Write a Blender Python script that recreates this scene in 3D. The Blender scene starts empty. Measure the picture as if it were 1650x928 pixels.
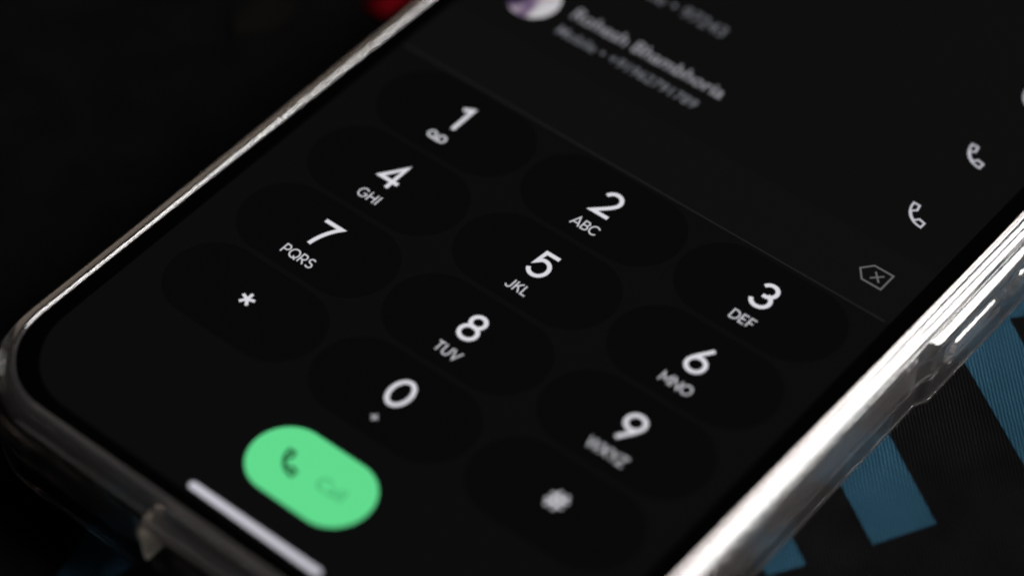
import bpy, bmesh, math, random
from mathutils import Vector, Matrix

random.seed(7)
S = bpy.context.scene
MM = 0.001
Z0 = 10.38                     # height of the phone's glass above the cloth, mm

# ------------------------------------------------------------------ camera
cam_d = bpy.data.cameras.new('camera')
cam = bpy.data.objects.new('camera', cam_d)
S.collection.objects.link(cam)
S.camera = cam
cam_d.sensor_width = 36.0
cam_d.lens = 4450 / 1650 * 36.0
cam_d.clip_start = 0.01
cam_d.clip_end = 20.0
c_right = Vector((0.77037829, 0.63756227, -0.00562541))
c_up = Vector((-0.47203286, 0.57625269, 0.6671715))
c_back = -Vector((-0.42860504, 0.51131906, -0.7448829))
cam.matrix_world = Matrix((
    (c_right.x, c_up.x, c_back.x, 123.58 * MM),
    (c_right.y, c_up.y, c_back.y, -152.43 * MM),
    (c_right.z, c_up.z, c_back.z, (215.51 + Z0) * MM),
    (0, 0, 0, 1)))
cam_d.dof.use_dof = True
cam_d.dof.focus_distance = 0.2925
cam_d.dof.aperture_fstop = 7.4

# ------------------------------------------------------------------ world, lamps, exposure
W = bpy.data.worlds.new('World')
S.world = W
W.use_nodes = True
W.node_tree.nodes['Background'].inputs[0].default_value = (1.0, 0.9, 0.8, 1)
W.node_tree.nodes['Background'].inputs[1].default_value = 0.004

def area_lamp(name, loc, target, sx, sy, watts, col):
    d = bpy.data.lights.new(name, 'AREA')
    d.shape = 'RECTANGLE'; d.size = sx; d.size_y = sy
    d.energy = watts; d.color = col
    o = bpy.data.objects.new(name, d)
    S.collection.objects.link(o)
    o.location = loc
    o.rotation_euler = (Vector(target) - Vector(loc)).to_track_quat('-Z', 'Y').to_euler()
    return o

def strip_lamp(name, p_hi, p_lo, target, width, watts, col):
    """a tall window-like lamp from p_hi down to p_lo, turned towards target"""
    hi, lo, t = Vector(p_hi), Vector(p_lo), Vector(target)
    d = bpy.data.lights.new(name, 'AREA')
    d.shape = 'RECTANGLE'; d.size = (hi - lo).length; d.size_y = width
    d.energy = watts; d.color = col
    o = bpy.data.objects.new(name, d)
    S.collection.objects.link(o)
    c = (hi + lo) / 2
    ax = (hi - lo).normalized()
    zz_ = (c - t); zz_ = (zz_ - ax * zz_.dot(ax)).normalized()
    ay = zz_.cross(ax)
    o.matrix_world = Matrix(((ax.x, ay.x, zz_.x, c.x), (ax.y, ay.y, zz_.y, c.y), (ax.z, ay.z, zz_.z, c.z), (0, 0, 0, 1)))
    return o

strip_lamp('window_lamp', (0.20, 0.275, 0.50), (0.58, 0.275, 0.03), (0.035, 0, 0.01), 0.26, 15.0, (1.0, 0.97, 0.95))
area_lamp('foot_fill', (-0.38, -0.66, 0.44), (0, 0, 0.01), 0.40, 0.40, 0.20, (1.0, 0.95, 0.92))  # added dim fill, lightens the bottom wall of the case
area_lamp('warm_rim_fill', (-0.66, 0.42, 0.20), (-0.03, 0, 0.01), 0.60, 0.40, 0.85, (1.0, 0.80, 0.66))  # added warm fill, stands in for brown room reflection on left rim

S.view_settings.view_transform = 'Standard'
S.view_settings.look = 'None'
S.view_settings.exposure = 0.0
S.view_settings.gamma = 1.0
S.view_settings.use_curve_mapping = False
S.render.engine = 'CYCLES'
cy = S.cycles
cy.max_bounces = 20; cy.transmission_bounces = 18; cy.glossy_bounces = 10
cy.diffuse_bounces = 3; cy.transparent_max_bounces = 16
cy.caustics_refractive = True; cy.caustics_reflective = True
cy.sample_clamp_indirect = 6.0
cy.blur_glossy = 0.2
cy.use_denoising = True
cy.use_adaptive_sampling = False
cy.filter_width = 2.1
cy.denoising_input_passes = 'RGB_ALBEDO_NORMAL'

# ------------------------------------------------------------------ materials
def new_mat(name):
    m = bpy.data.materials.new(name)
    m.use_nodes = True
    nt = m.node_tree
    return m, nt, nt.nodes['Principled BSDF']

def screen_mat(name, col, strength, spec=0.5, var=0.0):
    """a lit patch of the display behind smooth glass: black, glossy, giving off light"""
    m, nt, b = new_mat(name)
    b.inputs['Base Color'].default_value = (0.0003, 0.0003, 0.0003, 1)
    b.inputs['Roughness'].default_value = 0.06
    b.inputs['Specular IOR Level'].default_value = spec
    b.inputs['Emission Color'].default_value = (*col, 1)
    b.inputs['Emission Strength'].default_value = strength
    return m

def srgb(r, g, b):
    f = lambda c: (c / 255 / 12.92) if c / 255 <= 0.04045 else ((c / 255 + 0.055) / 1.055) ** 2.4
    return (f(r), f(g), f(b))

M_bezel = screen_mat('bezel_glass', (0, 0, 0), 0.0)
M_panel = screen_mat('keypad_panel', srgb(9.6, 9.9, 10.8), 1.0)
M_entry = screen_mat('entry_panel', srgb(13, 13.1, 13.1), 1.0)
M_list = screen_mat('list_panel', srgb(11.6, 11.7, 11.7), 1.0)
M_key = screen_mat('key_pill', srgb(6.3, 6.3, 6.9), 1.0)
M_digit = screen_mat('digit_white', srgb(216, 216, 222), 1.0)
M_letter = screen_mat('letter_white', srgb(200, 201, 206), 1.0)
M_dim = screen_mat('secondary_grey', srgb(106, 108, 114), 1.0)
M_name = screen_mat('name_grey', srgb(138, 138, 144), 1.0)
M_icon = screen_mat('icon_grey', srgb(186, 186, 194), 1.0)
M_bksp = screen_mat('backspace_grey', srgb(98, 98, 98), 1.0)
M_line = screen_mat('divider_grey', srgb(38, 38, 38), 1.0)
M_green = screen_mat('call_green', srgb(97, 218, 142), 1.0)
M_dark_on_green = screen_mat('call_dark', srgb(10, 52, 26), 1.0)
M_call_word = screen_mat('call_word_dark', srgb(45, 135, 78), 1.0)
M_bar = screen_mat('bar_grey', srgb(202, 200, 210), 1.0)

def avatar_mat():
    m, nt, b = new_mat('contact_photo')
    N = nt.nodes; L = nt.links
    tc = N.new('ShaderNodeTexCoord')
    mp = N.new('ShaderNodeMapping'); mp.inputs['Rotation'].default_value = (0, 0, 0.7)
    mp.inputs['Scale'].default_value = (330, 210, 1); mp.inputs['Location'].default_value = (2.7, 0.4, 0)
    no = N.new('ShaderNodeTexNoise'); no.inputs['Scale'].default_value = 1.0; no.inputs['Detail'].default_value = 1.5
    cr = N.new('ShaderNodeValToRGB')
    e = cr.color_ramp.elements
    e[0].position = 0.36; e[0].color = (*srgb(48, 42, 66), 1)
    e[1].position = 0.66; e[1].color = (*srgb(226, 224, 228), 1)
    k = e.new(0.46); k.color = (*srgb(120, 98, 132), 1)
    k = e.new(0.54); k.color = (*srgb(176, 160, 176), 1)
    L.new(tc.outputs['Object'], mp.inputs[0]); L.new(mp.outputs[0], no.inputs['Vector'])
    sx = N.new('ShaderNodeSeparateXYZ'); L.new(tc.outputs['Object'], sx.inputs[0])
    gx = N.new('ShaderNodeMath'); gx.operation = 'MULTIPLY_ADD'; gx.inputs[1].default_value = 62.0
    L.new(sx.outputs[0], gx.inputs[0]); L.new(no.outputs[0], gx.inputs[2])
    L.new(gx.outputs[0], cr.inputs[0]); L.new(cr.outputs[0], b.inputs['Emission Color'])
    b.inputs['Base Color'].default_value = (0.0003, 0.0003, 0.0003, 1)
    b.inputs['Roughness'].default_value = 0.06
    b.inputs['Emission Strength'].default_value = 0.7
    return m
M_avatar = avatar_mat()

def frame_mat():
    m, nt, b = new_mat('phone_frame_metal')
    N = nt.nodes; L = nt.links
    b.inputs['Metallic'].default_value = 1.0
    b.inputs['Base Color'].default_value = (0.27, 0.262, 0.268, 1)
    no = N.new('ShaderNodeTexNoise'); no.inputs['Scale'].default_value = 900
    tc = N.new('ShaderNodeTexCoord')
    L.new(tc.outputs['Object'], no.inputs['Vector'])
    mr = N.new('ShaderNodeMapRange'); mr.inputs[3].default_value = 0.28; mr.inputs[4].default_value = 0.42
    L.new(no.outputs[0], mr.inputs[0]); L.new(mr.outputs[0], b.inputs['Roughness'])
    return m
M_frame = frame_mat()

def clear_mat():
    m, nt, b = new_mat('clear_case_plastic')
    N = nt.nodes; L = nt.links
    b.inputs['Base Color'].default_value = (0.85, 0.83, 0.82, 1)
    b.inputs['Transmission Weight'].default_value = 0.991
    b.inputs['IOR'].default_value = 1.47
    tc = N.new('ShaderNodeTexCoord')
    # long faint moulding ripples plus handling scuffs
    mp = N.new('ShaderNodeMapping'); mp.inputs['Scale'].default_value = (700, 14, 700)
    n1 = N.new('ShaderNodeTexNoise'); n1.inputs['Scale'].default_value = 1.0; n1.inputs['Detail'].default_value = 3
    L.new(tc.outputs['Object'], mp.inputs[0]); L.new(mp.outputs[0], n1.inputs['Vector'])
    bp = N.new('ShaderNodeBump'); bp.inputs['Strength'].default_value = 0.012; bp.inputs['Distance'].default_value = 0.00012
    L.new(n1.outputs[0], bp.inputs['Height']); L.new(bp.outputs[0], b.inputs['Normal'])
    n2 = N.new('ShaderNodeTexNoise'); n2.inputs['Scale'].default_value = 420; n2.inputs['Detail'].default_value = 5
    L.new(tc.outputs['Object'], n2.inputs['Vector'])
    mr = N.new('ShaderNodeMapRange'); mr.inputs[1].default_value = 0.35; mr.inputs[2].default_value = 0.75
    mr.inputs[3].default_value = 0.07; mr.inputs[4].default_value = 0.10
    L.new(n2.outputs[0], mr.inputs[0]); L.new(mr.outputs[0], b.inputs['Roughness'])
    return m
M_clear = clear_mat()
M_frost, _nt, _b = new_mat('frosted_cut_plastic')
_b.inputs['Base Color'].default_value = (0.74, 0.70, 0.60, 1)
_b.inputs['Transmission Weight'].default_value = 0.45
_b.inputs['Roughness'].default_value = 0.45
_b.inputs['IOR'].default_value = 1.47

def cloth_mat(name, dark, light):
    """ribbed knit: ribs about 0.45 mm apart, little stitches along each rib"""
    m, nt, b = new_mat(name)
    N = nt.nodes; L = nt.links
    tc = N.new('ShaderNodeTexCoord')
    mp = N.new('ShaderNodeMapping'); mp.inputs['Rotation'].default_value = (0, 0, -math.radians(43))
    wob = N.new('ShaderNodeTexNoise'); wob.inputs['Scale'].default_value = 700; wob.inputs['Detail'].default_value = 3
    L.new(tc.outputs['Object'], wob.inputs['Vector'])
    wadd = N.new('ShaderNodeVectorMath'); wadd.operation = 'MULTIPLY_ADD'
    wadd.inputs[1].default_value = (0.00016, 0.00016, 0)
    L.new(wob.outputs['Color'], wadd.inputs[0]); L.new(tc.outputs['Object'], wadd.inputs[2])
    L.new(wadd.outputs[0], mp.inputs[0])
    rib = N.new('ShaderNodeTexWave'); rib.wave_type = 'BANDS'; rib.bands_direction = 'X'
    rib.inputs['Scale'].default_value = 2 * math.pi / 20 / 0.00038
    L.new(mp.outputs[0], rib.inputs['Vector'])
    st = N.new('ShaderNodeTexWave'); st.wave_type = 'BANDS'; st.bands_direction = 'DIAGONAL'
    st.inputs['Scale'].default_value = 2 * math.pi / 20 / 0.00034
    L.new(mp.outputs[0], st.inputs['Vector'])
    mx = N.new('ShaderNodeMix'); mx.inputs[0].default_value = 0.16
    L.new(rib.outputs['Fac'], mx.inputs[2]); L.new(st.outputs['Fac'], mx.inputs[3])
    big = N.new('ShaderNodeTexNoise'); big.inputs['Scale'].default_value = 160; big.inputs['Detail'].default_value = 6
    L.new(tc.outputs['Object'], big.inputs['Vector'])
    mul = N.new('ShaderNodeMath'); mul.operation = 'MULTIPLY'
    L.new(mx.outputs[0], mul.inputs[0])
    bm_ = N.new('ShaderNodeMapRange'); bm_.inputs[1].default_value = 0.3; bm_.inputs[2].default_value = 0.7
    bm_.inputs[3].default_value = 0.5; bm_.inputs[4].default_value = 1.45
    L.new(big.outputs[0], bm_.inputs[0]); L.new(bm_.outputs[0], mul.inputs[1])
    col = N.new('ShaderNodeMix'); col.data_type = 'RGBA'
    col.inputs[6].default_value = (*dark, 1); col.inputs[7].default_value = (*light, 1)
    L.new(mul.outputs[0], col.inputs[0]); L.new(col.outputs[2], b.inputs['Base Color'])
    b.inputs['Roughness'].default_value = 0.9
    b.inputs['Specular IOR Level'].default_value = 0.0
    bp = N.new('ShaderNodeBump'); bp.inputs['Strength'].default_value = 0.42; bp.inputs['Distance'].default_value = 0.00012
    L.new(mx.outputs[0], bp.inputs['Height']); L.new(bp.outputs[0], b.inputs['Normal'])
    return m
M_cloth = cloth_mat('black_knit', (0.0011, 0.0011, 0.0012), (0.0028, 0.0027, 0.0027))
M_blue = cloth_mat('blue_print_knit', (0.0046, 0.0138, 0.0222), (0.0082, 0.0252, 0.0395))
M_brown = cloth_mat('brown_print_knit', (0.0018, 0.0017, 0.0015), (0.0036, 0.0034, 0.003))
M_red = cloth_mat('red_ribbon', (0.05, 0.001, 0.002), (0.11, 0.002, 0.005))

# ------------------------------------------------------------------ mesh helpers (input in mm)
def mesh_obj(name, verts, faces, mat, parent=None, smooth=False, angle=None):
    me = bpy.data.meshes.new(name)
    me.from_pydata([(x * MM, y * MM, z * MM) for x, y, z in verts], [], faces)
    me.update()
    me.materials.append(mat)
    if smooth:
        me.polygons.foreach_set('use_smooth', [True] * len(me.polygons))
        if angle: me.set_sharp_from_angle(angle=math.radians(angle))
    o = bpy.data.objects.new(name, me)
    S.collection.objects.link(o)
    if parent: o.parent = parent
    return o

def empty(name, loc, label, cat):
    o = bpy.data.objects.new(name, None)
    S.collection.objects.link(o)
    o.location = [c * MM for c in loc]
    o['label'] = label; o['category'] = cat
    o.empty_display_size = 0.01
    return o

def place(o, x, y, z):
    o.location = (x * MM, y * MM, z * MM); return o

CX, CYC, HX, HY, RC = -0.5, 32.4, 35.55, 79.5, 9.0     # the case's opening: centre, half sizes, corner radius

def rr_path(s, hx=HX, hy=HY, rc=RC, cx=CX, cyc=CYC, nseg=20, ys=None, xs=None):
    """counter-clockwise rounded rectangle, grown outward by s; returns (x, y)"""
    pts = []
    R = max(rc + s, 0.05)
    def arc(px, py, a0):
        for i in range(nseg + 1):
            a = a0 + math.pi / 2 * i / nseg
            pts.append((px + R * math.cos(a), py + R * math.sin(a)))
    x1, y1 = cx + hx - rc, cyc + hy - rc
    x0, y0 = cx - hx + rc, cyc - hy + rc
    if ys:
        for y in ys: pts.append((x1 + R, y))
    arc(x1, y1, 0)
    arc(x0, y1, math.pi / 2)
    arc(x0, y0, math.pi)
    if xs:
        for x in xs: pts.append((x, y0 - R))
    arc(x1, y0, -math.pi / 2)
    return pts

def sweep(profile, **kw):
    """profile: closed list of (s, z) -> verts, faces; round the rounded rectangle"""
    rings = [rr_path(s, **kw) for s, z in profile]
    n = len(rings[0]); m = len(profile)
    verts = [(rings[j][i][0], rings[j][i][1], profile[j][1]) for j in range(m) for i in range(n)]
    faces = []
    for j in range(m):
        j2 = (j + 1) % m
        for i in range(n):
            i2 = (i + 1) % n
            faces.append((j * n + i, j * n + i2, j2 * n + i2, j2 * n + i))
    return verts, faces, n

# ---- flat shapes for the screen
def poly(pts, z=0.0):
    return [(x, y, z) for x, y in pts], [tuple(range(len(pts)))]

def pill_pts(hw, hh, n=20):
    r = min(hw, hh); pts = []
    for cx_, cy_, a0 in ((hw - r, hh - r, 0), (-hw + r, hh - r, 90), (-hw + r, -hh + r, 180), (hw - r, -hh + r, 270)):
        for i in range(n + 1):
            a = math.radians(a0 + 90 * i / n)
            p = (cx_ + r * math.cos(a), cy_ + r * math.sin(a))
            if not pts or (abs(p[0] - pts[-1][0]) + abs(p[1] - pts[-1][1])) > 1e-6: pts.append(p)
    if abs(pts[0][0] - pts[-1][0]) + abs(pts[0][1] - pts[-1][1]) < 1e-6: pts.pop()
    return pts

def rrect_pts(x0, x1, y0, y1, radii, n=14):
    """radii: bottom-left, bottom-right, top-right, top-left"""
    pts = []
    for (px, py, r, a0) in ((x0, y0, radii[0], 180), (x1, y0, radii[1], 270), (x1, y1, radii[2], 0), (x0, y1, radii[3], 90)):
        ox = px + r if px == x0 else px - r
        oy = py + r if py == y0 else py - r
        if r < 1e-6: pts.append((px, py)); continue
        for i in range(n + 1):
            a = math.radians(a0 + 90 * i / n)
            pts.append((ox + r * math.cos(a), oy + r * math.sin(a)))
    return pts

def arc(cx_, cy_, rx, ry, a0, a1, n=22):
    return [(cx_ + rx * math.cos(math.radians(a0 + (a1 - a0) * i / n)),
             cy_ + ry * math.sin(math.radians(a0 + (a1 - a0) * i / n))) for i in range(n + 1)]

def bez(p0, p1, p2, p3, n=14):
    out = []
    for i in range(n + 1):
        t = i / n; u = 1 - t
        out.append(tuple(u ** 3 * a + 3 * u * u * t * b + 3 * u * t * t * c + t ** 3 * d for a, b, c, d in zip(p0, p1, p2, p3)))
    return out

def stroke_mesh(strokes, w):
    """strokes: list of (points, closed) -> flat ribbons of width w, mitred"""
    V, F = [], []
    for k, (pts, closed) in enumerate(strokes):
        P = [Vector(p) for p in pts]
        q = [P[0]]
        for p in P[1:]:
            if (p - q[-1]).length > 1e-4: q.append(p)
        P = q
        if closed and (P[0] - P[-1]).length < 1e-4: P.pop()
        n = len(P); base = len(V)
        for i in range(n):
            a = P[(i - 1) % n] if (closed or i > 0) else None
            c = P[(i + 1) % n] if (closed or i < n - 1) else None
            d1 = (P[i] - a).normalized() if a is not None else None
            d2 = (c - P[i]).normalized() if c is not None else None
            if d1 is None: d1 = d2
            if d2 is None: d2 = d1
            n1 = Vector((-d1.y, d1.x)); n2 = Vector((-d2.y, d2.x))
            mdir = (n1 + n2)
            if mdir.length < 1e-5: mdir = n1
            mdir.normalize()
            h = (w / 2) / max(0.38, mdir.dot(n1))
            z = 0.0015 * k
            V.append((P[i].x + mdir.x * h, P[i].y + mdir.y * h, z))
            V.append((P[i].x - mdir.x * h, P[i].y - mdir.y * h, z))
        for i in range(n if closed else n - 1):
            i2 = (i + 1) % n
            F.append((base + 2 * i + 1, base + 2 * i2 + 1, base + 2 * i2, base + 2 * i))
    return V, F

# digits in mm, about 3.9 mm tall, centre line strokes
DW = 0.49
B_ = 1.69
DIG = {
 '1': [([(-0.72, 1.18), (0.30, 1.72), (0.30, -1.95)], False)],
 '2': [(arc(-0.02, 0.70, 1.0, 0.99, 165, -22) + bez((0.90, 0.33), (0.62, -0.25), (0.0, -0.75), (-0.98, B_ * -1))[1:] + [(1.18, -B_)], False)],
 '3': [(arc(-0.05, 0.83, 0.90, 0.86, 158, -80) + [(-0.35, -0.03)], False),
       (arc(-0.08, -0.72, 1.06, 0.97, 78, -165), False)],
 '4': [([(0.50, -1.95), (0.50, 1.60), (-1.22, -0.86), (1.30, -0.86)], False)],
 '5': [([(1.02, B_), (-0.68, B_), (-0.88, 0.05)] + arc(-0.03, -0.52, 1.10, 1.17, 138, -155)[2:], False)],
 '6': [(arc(0, -0.70, 1.03, 0.99, 0, 360, 40), True), (bez((0.50, 1.95), (0.05, 1.15), (-0.60, 0.55), (-0.93, -0.28)), False)],
 '7': [([(-1.22, B_), (1.08, B_)] + bez((1.08, B_), (0.30, 0.75), (-0.30, -0.55), (-0.42, -1.95))[1:], False)],
 '8': [(arc(0, 0.90, 0.83, 0.79, 0, 360, 40), True), (arc(0, -0.76, 1.02, 0.93, 0, 360, 40), True)],
 '0': [(arc(0, 0, 1.16, B_, 0, 360, 48), True)],
}
DIG['9'] = [([(-x, -y) for x, y in p], c) for p, c in DIG['6']]
DIG['*'] = [([(0, 0), (0.88 * math.cos(math.radians(90 + 72 * i)), 0.88 * math.sin(math.radians(90 + 72 * i)))], False) for i in range(5)]
DIG['#'] = [([(-0.62, -1.15), (-0.22, 1.15)], False), ([(0.22, -1.15), (0.62, 1.15)], False),
            ([(-1.0, 0.42), (1.1, 0.42)], False), ([(-1.1, -0.42), (1.0, -0.42)], False)]

# capitals, cap height 1: (advance, strokes)
def _c(a0, a1, cx_=0.44, rx=0.42, ry=0.47): return arc(cx_, 0.5, rx, ry, a0, a1, 18)
CAP = {
 'A': (0.86, [([(0.02, 0), (0.43, 1.0), (0.84, 0)], False), ([(0.16, 0.30), (0.70, 0.30)], False)]),
 'B': (0.70, [([(0.08, 0.04), (0.08, 0.96), (0.36, 0.96)] + arc(0.36, 0.74, 0.21, 0.22, 90, -90, 10) + [(0.08, 0.52)], False),
              ([(0.36, 0.52)] + arc(0.38, 0.28, 0.25, 0.24, 90, -90, 10) + [(0.08, 0.04)], False)]),
 'C': (0.84, [(_c(42, 318), False)]),
 'D': (0.82, [([(0.08, 0.04), (0.08, 0.96), (0.32, 0.96)] + arc(0.32, 0.5, 0.44, 0.46, 90, -90, 14), False), ([(0.32, 0.04), (0.08, 0.04)], False)]),
 'E': (0.62, [([(0.56, 0.96), (0.08, 0.96), (0.08, 0.04), (0.56, 0.04)], False), ([(0.08, 0.51), (0.50, 0.51)], False)]),
 'F': (0.60, [([(0.56, 0.96), (0.08, 0.96), (0.08, 0.0)], False), ([(0.08, 0.48), (0.50, 0.48)], False)]),
 'G': (0.90, [(_c(45, 350), False), ([(0.50, 0.46), (0.87, 0.46)], False)]),
 'H': (0.78, [([(0.08, 0), (0.08, 1)], False), ([(0.70, 0), (0.70, 1)], False), ([(0.08, 0.51), (0.70, 0.51)], False)]),
 'I': (0.28, [([(0.14, 0), (0.14, 1)], False)]),
 'J': (0.60, [([(0.48, 1.0), (0.48, 0.28)] + arc(0.25, 0.27, 0.23, 0.25, 0, -165, 10), False)]),
 'K': (0.70, [([(0.08, 0), (0.08, 1)], False), ([(0.62, 1.0), (0.10, 0.42)], False), ([(0.30, 0.60), (0.66, 0.0)], False)]),
 'L': (0.58, [([(0.08, 1.0), (0.08, 0.04), (0.54, 0.04)], False)]),
 'M': (0.98, [([(0.08, 0), (0.08, 0.98), (0.49, 0.30), (0.90, 0.98), (0.90, 0)], False)]),
 'N': (0.82, [([(0.08, 0), (0.08, 0.98), (0.74, 0.02), (0.74, 1.0)], False)]),
 'O': (0.94, [(arc(0.47, 0.5, 0.43, 0.47, 0, 360, 28), True)]),
 'P': (0.66, [([(0.08, 0), (0.08, 0.96), (0.34, 0.96)] + arc(0.34, 0.69, 0.26, 0.27, 90, -90, 10) + [(0.08, 0.42)], False)]),
 'Q': (0.94, [(arc(0.47, 0.5, 0.43, 0.47, 0, 360, 28), True), ([(0.52, 0.28), (0.86, -0.05)], False)]),
 'R': (0.70, [([(0.08, 0), (0.08, 0.96), (0.34, 0.96)] + arc(0.34, 0.69, 0.26, 0.27, 90, -90, 10) + [(0.08, 0.42)], False), ([(0.32, 0.42), (0.62, 0)], False)]),
 'S': (0.66, [(arc(0.33, 0.74, 0.24, 0.23, 35, 255, 12) + arc(0.33, 0.27, 0.27, 0.24, 78, -150, 12), False)]),
 'T': (0.66, [([(0.02, 0.96), (0.64, 0.96)], False), ([(0.33, 0.96), (0.33, 0)], False)]),
 'U': (0.76, [([(0.08, 1.0), (0.08, 0.34)] + arc(0.38, 0.34, 0.30, 0.31, 180, 360, 12) + [(0.68, 1.0)], False)]),
 'V': (0.78, [([(0.02, 1.0), (0.39, 0.04), (0.76, 1.0)], False)]),
 'W': (1.16, [([(0.02, 1.0), (0.30, 0.04), (0.58, 0.98), (0.86, 0.04), (1.14, 1.0)], False)]),
 'X': (0.72, [([(0.03, 0), (0.69, 1)], False), ([(0.03, 1), (0.69, 0)], False)]),
 'Y': (0.72, [([(0.02, 1.0), (0.36, 0.46), (0.70, 1.0)], False), ([(0.36, 0.46), (0.36, 0)], False)]),
 'Z': (0.68, [([(0.06, 0.96), (0.62, 0.96), (0.05, 0.04), (0.64, 0.04)], False)]),
}
def caps_mesh(word, cap=1.32, w=0.165, track=0.10):
    x = 0; out = []
    for ch in word:
        adv, st = CAP[ch]
        for p, c in st: out.append(([((x + a) * cap, (b - 0.5) * cap) for a, b in p], c))
        x += adv + track
    half = (x - track) * cap / 2
    return stroke_mesh([([(a - half, b) for a, b in p], c) for p, c in out], w)

def text_mesh(name, body, width, mat, parent, x_left, y_mid, z, bold=0.0, weight=1.0):
    """flat lettering of the screen, scaled so that the line is `width` mm long"""
    cu = bpy.data.curves.new(name, 'FONT')
    cu.body = body; cu.size = 1.0; cu.offset = bold; cu.resolution_u = 3
    t = bpy.data.objects.new(name, cu)
    S.collection.objects.link(t)
    dg = bpy.context.evaluated_depsgraph_get()
    me = bpy.data.meshes.new_from_object(t.evaluated_get(dg))
    bpy.data.objects.remove(t); bpy.data.curves.remove(cu)
    xs = [v.co.x for v in me.vertices]
    k = width / (max(xs) - min(xs)) * MM; mn = min(xs)
    for v in me.vertices:
        v.co = ((v.co.x - mn) * k, (v.co.y - 0.33) * k, 0)
    me.name = name
    me.materials.clear(); me.materials.append(mat)
    o = bpy.data.objects.new(name, me)
    S.collection.objects.link(o); o.parent = parent
    return place(o, x_left, y_mid, z)

# ================================================================== the cloth underneath
def cloth_h(x, y):
    """gentle swells of the cloth, flat under and near the phone (mm)"""
    dx = max(abs(x - CX) - 52, 0); dy = max(abs(y - CYC) - 95, 0)
    f = min(1.0, math.hypot(dx, dy) / 60)
    return f * (2.2 * math.sin(x * 0.031 + 0.7) * math.cos(y * 0.027) + 1.2 * math.sin(y * 0.06 + x * 0.02))

def grid(x0, x1, y0, y1, nx, ny, hf):
    V = [(x0 + (x1 - x0) * i / nx, y0 + (y1 - y0) * j / ny, hf(x0 + (x1 - x0) * i / nx, y0 + (y1 - y0) * j / ny)) for j in range(ny + 1) for i in range(nx + 1)]
    F = [(j * (nx + 1) + i, j * (nx + 1) + i + 1, (j + 1) * (nx + 1) + i + 1, (j + 1) * (nx + 1) + i) for j in range(ny) for i in range(nx)]
    return V, F
V, F = grid(-420, 360, -320, 460, 130, 130, cloth_h)
cloth = mesh_obj('cloth', V, F, M_cloth, smooth=True)
cloth['kind'] = 'structure'
cloth['label'] = 'black ribbed knit cloth with blue printed bars under the phone'

def patch(pts, mat, label):
    V, F = poly(pts, 0.05)
    o = mesh_obj('printed_bar', V, F, mat, cloth)
    o['label'] = label
    return o
D = (0.843, -0.538)     # the way the printed bars run
def back(p, d): return (p[0] - D[0] * d, p[1] - D[1] * d)
patch([back((37.2, 11.8), 22), back((37.4, 2.4), 22), (44.1, -1.1), (47.6, 5.2)], M_blue, 'blue printed bar ending beside the case')
patch([back((37.7, 24.9), 22), (50.4, 17.3), (60.0, 11.4), (66.0, 21.0), (51.8, 25.6), (41.7, 31.0), (38.2, 33.4), (39.3, 34.7), (52, 34.0), (66, 33.0), (60, 52), (20, 52)],
      M_blue, 'broad blue printed shape beside the side buttons')
patch([back((37.8, -6.2), 16), back((38.1, -11.0), 18), (38.1, -11.0), (40.3, -7.4)], M_blue, 'small blue printed bar by the lower edge of the case')
patch([(-20, -46), (-11, -46), (-13.5, -58), (-16.5, -58)], M_blue, 'dim blue print at the foot of the case')
patch([(-57.9, 12.5), (-54.5, 17), (-55.5, 22), (-59.5, 21), (-60.5, 15)], M_brown, 'faint brownish print')

# a red woven ribbon lying beside the far edge
V, F = [], []
n = 24
for i in range(n + 1):
    t = i / n
    x = -47.6 + 1.4 * math.sin(t * 2.4) - 1.5 * t; y = 26.0 + 46 * t
    for sgn in (-1, 1):
        V.append((x + sgn * 2.0, y, 0.45 + 0.5 * math.sin(t * 7) ** 2 + 0.25 * sgn))
for i in range(n): F.append((2 * i, 2 * i + 1, 2 * i + 3, 2 * i + 2))
ribbon = mesh_obj('red_ribbon', V, F, M_red, smooth=True)
md = ribbon.modifiers.new('thickness', 'SOLIDIFY'); md.thickness = 0.0004
ribbon['label'] = 'blurred red ribbon lying on the cloth beyond the phone case'
ribbon['category'] = 'ribbon'

# ================================================================== the phone
phone = empty('smartphone', (0, 0, 1.4), 'black smartphone showing a lit number keypad, lying in a clear case', 'smartphone')
PZ = Z0 - 1.4                 # glass height in the phone's own frame
# metal frame
prof = [(0.10, -0.02), (0.36, -0.10), (0.56, -0.30), (0.70, -0.62), (0.78, -1.1), (0.80, -2.0), (0.80, -6.2), (0.78, -7.1), (0.66, -7.8), (0.36, -8.3), (-0.2, -8.6), (-6, -8.7), (-6, -8.2), (-0.2, -8.1), (-0.2, -0.3)]
V, F, n = sweep([(s, z + PZ) for s, z in prof])
mesh_obj('frame', V, F, M_frame, phone, True, 40)
V = [(x, y, PZ - 8.65) for x, y in rr_path(-5.5)]
mesh_obj('back_panel', V, [tuple(reversed(range(len(V))))], M_frame, phone)
# cover glass: flat top with a rounded-over edge
rings = [(-0.35, 0.0), (-0.05, -0.02), (0.08, -0.08), (0.12, -0.2)]
allr = [rr_path(s) for s, z in rings]; n = len(allr[0])
V = [(x, y, rings[j][1] + PZ) for j in range(4) for x, y in allr[j]]
F = [tuple(range(n))] + [(j * n + i, (j + 1) * n + i, (j + 1) * n + (i + 1) % n, j * n + (i + 1) % n) for j in range(3) for i in range(n)]
mesh_obj('cover_glass', V, F, M_bezel, phone, True, 30)

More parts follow.
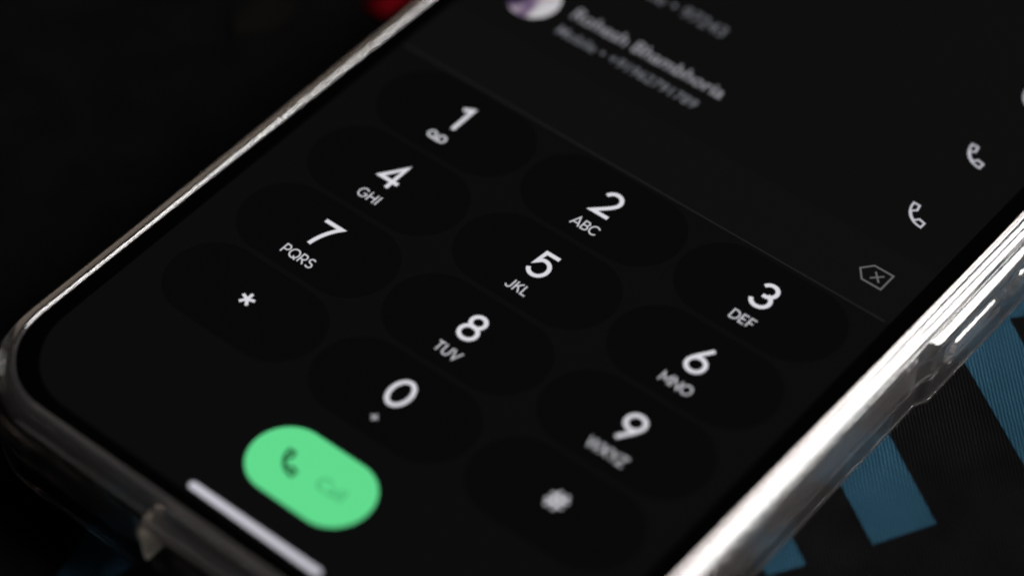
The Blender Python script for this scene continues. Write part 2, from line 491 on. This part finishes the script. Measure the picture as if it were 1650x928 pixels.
Z1, Z2, Z3, Z4 = PZ + 0.012, PZ + 0.024, PZ + 0.036, PZ + 0.050
XL, XR = -33.9, 33.0
DIVY = 16.35
V, F = poly(rrect_pts(XL, XR, -45.5, DIVY, (8.5, 8.5, 0, 0), 20)); place(mesh_obj('keypad_panel', V, F, M_panel, phone), 0, 0, Z1)
V, F = poly([(XL, DIVY), (XR, DIVY), (XR, 25.2), (XL, 25.2)]); place(mesh_obj('number_entry_panel', V, F, M_entry, phone), 0, 0, Z1)
V, F = poly(rrect_pts(XL, XR, 25.2, 110.4, (0, 0, 6.5, 6.5))); place(mesh_obj('contact_list_panel', V, F, M_list, phone), 0, 0, Z1)
V, F = poly([(XL + 0.4, -0.055), (32.4, -0.055), (32.4, 0.055), (XL + 0.4, 0.055)]); place(mesh_obj('divider_line', V, F, M_line, phone), 0, DIVY, Z2)

KEYS = [['1', '2', '3'], ['4', '5', '6'], ['7', '8', '9'], ['*', '0', '#']]
LET = {'2': 'ABC', '3': 'DEF', '4': 'GHI', '5': 'JKL', '6': 'MNO', '7': 'PQRS', '8': 'TUV', '9': 'WXYZ'}
pv, pf = poly(pill_pts(10.05, 5.35))
key_mesh = None
for r in range(4):
    for c in range(3):
        ch = KEYS[r][c]
        x, y = (c - 1) * 20.8, (1 - r) * 11.346
        if key_mesh is None:
            k = mesh_obj('keypad_key', pv, pf, M_key, phone); key_mesh = k.data
        else:
            k = bpy.data.objects.new('keypad_key', key_mesh); S.collection.objects.link(k); k.parent = phone
        place(k, x, y - 0.9, Z2)
        word = {'*': 'star', '#': 'hash'}.get(ch, ch)
        k['label'] = f'dark pill-shaped key marked {word}'
        V, F = stroke_mesh(DIG[ch], DW if ch not in '*#' else (0.36 if ch == '*' else 0.30))
        d = place(mesh_obj('digit' if ch not in '*#' else 'symbol', V, F, M_digit, k), 0, 0.9 if ch not in '*#' else 0.35, Z3 - Z2)
        if ch in LET:
            V, F = caps_mesh(LET[ch])
            place(mesh_obj('letters', V, F, M_letter, k), 0, 0.9 - 4.0, Z3 - Z2)
        elif ch == '1':
            V, F = stroke_mesh([(arc(-0.66, 0, 0.48, 0.48, 0, 360, 24), True), (arc(0.66, 0, 0.48, 0.48, 0, 360, 24), True), ([(-0.66, -0.48), (0.66, -0.48)], False)], 0.24)
            place(mesh_obj('voicemail_symbol', V, F, M_letter, k), -0.25, 0.9 - 3.85, Z3 - Z2)
        elif ch == '0':
            V, F = stroke_mesh([([(-0.42, 0), (0.42, 0)], False), ([(0, -0.42), (0, 0.42)], False)], 0.16)
            place(mesh_obj('plus_symbol', V, F, M_letter, k), 0, 0.9 - 4.0, Z3 - Z2)

def handset(sc_):
    P = [(-1.2, 1.2), (-0.52, 1.2), (-0.36, 0.50), (-0.82, 0.12)]
    loop1 = P
    loop2 = [(1.2, -1.2), (1.2, -0.52), (0.50, -0.36), (0.12, -0.82)]
    inner = bez((-0.82, 0.12), (-0.60, -0.30), (-0.30, -0.60), (0.12, -0.82))
    outer = bez((-1.2, 1.2), (-1.15, -0.15), (-0.15, -1.15), (1.2, -1.2))
    s = [(loop1 + inner[1:] + [loop2[2], loop2[1], loop2[0]] + list(reversed(outer))[1:], True)]
    return [([(a * sc_, b * sc_) for a, b in p], c) for p, c in s]

# call button
V, F = poly(pill_pts(7.45, 4.3)); cb = place(mesh_obj('call_button', V, F, M_green, phone), 0.15, -36.3, Z2)
cb['label'] = 'bright green pill-shaped call button'
V, F = stroke_mesh(handset(0.98), 0.36); place(mesh_obj('handset_symbol', V, F, M_dark_on_green, cb), -2.75, 0.0, Z3 - Z2)
text_mesh('call_word', 'Call', 3.3, M_call_word, cb, 0.95, 0.05, Z3 - Z2, bold=-0.012)
# gesture bar
V, F = poly(pill_pts(8.7, 0.43)); nb = place(mesh_obj('navigation_bar', V, F, M_bar, phone), 0.15, -44.5, Z2)
nb['label'] = 'pale grey gesture bar under the call button'
# backspace
pts = [(26.15, 20.95), (27.15, 22.15), (29.55, 22.15), (29.55, 19.75), (27.15, 19.75)]
pts = [(a - 28.0, b - 20.95) for a, b in pts]
V, F = stroke_mesh([(pts, True), ([(-0.25, 0.55), (0.85, -0.55)], False), ([(-0.25, -0.55), (0.85, 0.55)], False)], 0.20)
place(mesh_obj('backspace_symbol', V, F, M_bksp, phone), 28.0, 20.95, Z2)
# contact list rows
for i, (y, ph) in enumerate(((31.1, True), (42.5, True), (53.7, True))):
    V, F = stroke_mesh(handset(1.08), 0.25)
    place(mesh_obj('handset_symbol', V, F, M_icon, phone), 26.5, y, Z2)
    av, af = poly(pill_pts(3.15, 3.15))
    place(mesh_obj('contact_photo', av, af, M_avatar, phone), -26.9, y + 0.45, Z2)
text_mesh('contact_name', 'Rohesh Bhambhoria', 21.3, M_name, phone, -21.8, 32.75, Z2, bold=0.012)
text_mesh('contact_number', 'Mobile \u2022 +91962791789', 19.7, M_dim, phone, -21.6, 29.45, Z2, bold=0.006)
text_mesh('contact_name', 'Ravi', 5.2, M_name, phone, -21.8, 44.1, Z2, bold=0.012)
text_mesh('contact_number', 'Mobile \u2022 97243', 15.2, M_dim, phone, -21.6, 40.9, Z2)

# side buttons of the phone, seen through the case
for y0, y1 in ((21.2, 30.2), (33.8, 53.6)):
    pts = pill_pts((y1 - y0) / 2, 1.25, 8)
    xo, xi = CX + HX + 1.15, CX + HX + 0.70
    V = [(xi, a, b) for a, b in pts] + [(xo - 0.12, a, b) for a, b in pts] + [(xo, a * 0.985, b * 0.86) for a, b in pts]
    n = len(pts)
    F = [(j * n + i, j * n + (i + 1) % n, (j + 1) * n + (i + 1) % n, (j + 1) * n + i) for j in range(2) for i in range(n)] + [tuple(range(2 * n, 3 * n))]
    place(mesh_obj('side_button', V, F, M_frame, phone, True, 35), 0, (y0 + y1) / 2, PZ - 4.9)
# charging port in the bottom edge
yb = CYC - HY - 0.80
pts = pill_pts(4.4, 1.3, 8); n = len(pts)
V = [(a, yb - 0.01, b) for a, b in pts] + [(a * 0.93, yb - 0.06, b * 0.8) for a, b in pts]
F = [(i, (i + 1) % n, n + (i + 1) % n, n + i) for i in range(n)] + [tuple(range(n, 2 * n))]
place(mesh_obj('charging_port', V, F, M_bezel, phone), 0, 0, PZ - 4.2)

# ================================================================== the clear case
case = empty('phone_case', (0, 0, 0), 'clear plastic phone case with a raised lip, wrapped round the smartphone', 'phone case')
def smooth01(t): t = max(0.0, min(1.0, t)); return t * t * (3 - 2 * t)
outer = []
rim = [(0.0, 0.03), (0.02, 0.12), (0.07, 0.21), (0.15, 0.275), (0.25, 0.295), (0.46, 0.26), (0.75, 0.165), (1.05, 0.04), (1.35, -0.12), (1.60, -0.31), (1.80, -0.53), (1.94, -0.78), (2.00, -0.93), (2.09, -1.04), (2.20, -1.30), (2.28, -1.65), (2.34, -2.10), (2.365, -2.50), (2.355, -2.80), (2.30, -3.02), (2.23, -3.15), (2.20, -3.32)]
for k in range(len(rim) - 1):
    p0, p1, p2, p3 = (rim[max(k - 1, 0)], rim[k], rim[k + 1], rim[min(k + 2, len(rim) - 1)])
    m_ = max(1, round(math.dist(p1, p2) / 0.075))
    for q in range(m_):
        t = q / m_
        outer.append(tuple(0.5 * (2 * p1[i] + (p2[i] - p0[i]) * t + (2 * p0[i] - 5 * p1[i] + 4 * p2[i] - p3[i]) * t * t + (3 * p1[i] - p0[i] - 3 * p2[i] + p3[i]) * t ** 3) for i in (0, 1)))
NRIM = len(outer)
outer.append(rim[-1])
zz = -3.55
while zz > -9.25:
    outer.append((2.20, zz)); zz -= 0.22
outer += [(2.21, -9.44), (2.24, -9.52), (2.30, -9.58), (2.345, -9.68), (2.35, -9.82), (2.31, -9.97), (2.20, -10.08), (1.95, -10.18), (1.55, -10.23), (1.28, -10.25), (1.14, -10.42), (0.0, -10.42), (-5.5, -10.42)]
inner_ = [(-5.5, -8.95), (-0.2, -8.82), (0.42, -8.52), (0.80, -7.95), (0.93, -7.2), (0.94, -6.2), (0.94, -4.0), (0.94, -2.0), (0.92, -1.1), (0.84, -0.58), (0.68, -0.26), (0.46, -0.07), (0.30, 0.0), (0.12, 0.02)]
prof = outer + inner_
ys = [-36 + i * 1.0 for i in range(0, 50)] + [14.2 + 0.4 * i for i in range(0, 130)] + [68 + 2 * i for i in range(0, 16)]
kw = dict(ys=ys, xs=[-25 + i for i in range(0, 51)], nseg=24)
V, F, n = sweep([(s, z + Z0) for s, z in prof], **kw)
# swelling and raised pads over the side buttons
pads = [(20.4, 31.0), (32.8, 54.4)]
def sdf_box(y, z, y0, y1, z0, z1, r):
    dy = max(y0 + r - y, y - (y1 - r), 0); dz = max(z0 + r - z, z - (z1 - r), 0)
    return math.hypot(dy, dz) - r
V2 = []
NO = len(outer)
for idx, (x, y, z) in enumerate(V):
    j = idx // n
    if x > CX + HX - 0.3 and -36 < y < 100:
        zr = z - Z0
        if j < NRIM and prof[j][1] > -0.9 and x > CX + HX and prof[j][0] > 0.35:
            # parting lines moulded into the rim, deeper towards the buttons
            sj = prof[j][0]
            g = smooth01((y - 0) / 24) * (0.06 * math.exp(-((sj - 0.62) / 0.085) ** 2) + 0.07 * math.exp(-((sj - 1.22) / 0.10) ** 2))
            x -= 0.6 * g; z -= 0.8 * g
        if prof[j][1] < -1.2 and j < NO - 4:
            b = 1 - smooth01((sdf_box(y, zr, 17.6, 58, -14.0, -2.2, 2.2) + 0.2) / 1.9)
            x += 0.75 * b
            for (a, c_) in pads:
                sd = sdf_box(y, zr, a, c_, -7.2, -3.4, 1.6)
                x += 0.46 * (1 - smooth01((sd + 0.75) / 0.85)) - 0.16 * (1 - smooth01(abs(sd - 0.35) / 0.45))
        elif j >= NO and -7.5 < zr < -1.5:
            x += 0.62 * (1 - smooth01((sdf_box(y, zr, 19.8, 56, -7.0, -2.0, 1.4) + 0.2) / 1.0))
    y0c = CYC - HY + RC
    if j < NO and y < y0c and prof[j][0] > 0.3:
        # the foot of the case is moulded thicker, with a lower shoulder
        ny = min(1.0, (y0c - y) / (RC + prof[j][0]))
        y -= 0.95 * ny * min(1.0, (prof[j][0] - 0.3) / 1.7)
        zr = z - Z0
        zt = zr if zr > -1 else (-1 + (zr + 1) * 4.2 / 2.3 if zr > -3.3 else -5.2 + (zr + 3.3) * 4.2 / 6.1)
        if zr > -9.4: z = Z0 + zr + (zt - zr) * ny
    V2.append((x, y, z))
shell = mesh_obj('shell', V2, [tuple(reversed(f)) for f in F], M_clear, case)
# the opening for the port in the bottom wall
def cutter(x0, x1, z0, z1, y0, y1, r):
    pts = rrect_pts(x0, x1, z0, z1, (r, r, r, r), 8); n = len(pts)
    V = [(a, y0, b) for a, b in pts] + [(a, y1, b) for a, b in pts]
    F = [tuple(range(n)), tuple(reversed(range(n, 2 * n)))] + [(i, n + i, n + (i + 1) % n, (i + 1) % n) for i in range(n)]
    return mesh_obj('cut', V, F, M_frost)
def recalc(me):
    bm = bmesh.new(); bm.from_mesh(me)
    bmesh.ops.recalc_face_normals(bm, faces=bm.faces)
    bm.to_mesh(me); bm.free()
cut = cutter(-10.4, 10.4, Z0 - 8.4, Z0 - 2.1, CYC - HY - 5.0, CYC - HY - 0.2, 1.3)
recalc(cut.data); recalc(shell.data)
md = shell.modifiers.new('port', 'BOOLEAN'); md.operation = 'DIFFERENCE'; md.object = cut; md.solver = 'EXACT'; md.material_mode = 'TRANSFER'
dg = bpy.context.evaluated_depsgraph_get()
me = bpy.data.meshes.new_from_object(shell.evaluated_get(dg))
shell.modifiers.clear(); shell.data = me
_fi = [i for i, m in enumerate(me.materials) if m == M_frost]
for p in me.polygons:                       # only the two cut ends are frosted
    if p.material_index in _fi and abs(p.normal.x) < 0.75: p.material_index = 1 - p.material_index
bpy.data.objects.remove(cut)
me.polygons.foreach_set('use_smooth', [True] * len(me.polygons))
me.set_sharp_from_angle(angle=math.radians(38))
me.name = 'shell'
# flat back of the case
a = [(x, y, Z0 - 10.40) for x, y in rr_path(-5.7)]; b = [(x, y, Z0 - 8.97) for x, y in rr_path(-5.7)]
n = len(a)
mesh_obj('back_plate', a + b, [tuple(reversed(range(n))), tuple(range(n, 2 * n))] + [(i, (i + 1) % n, n + (i + 1) % n, n + i) for i in range(n)], M_clear, case)
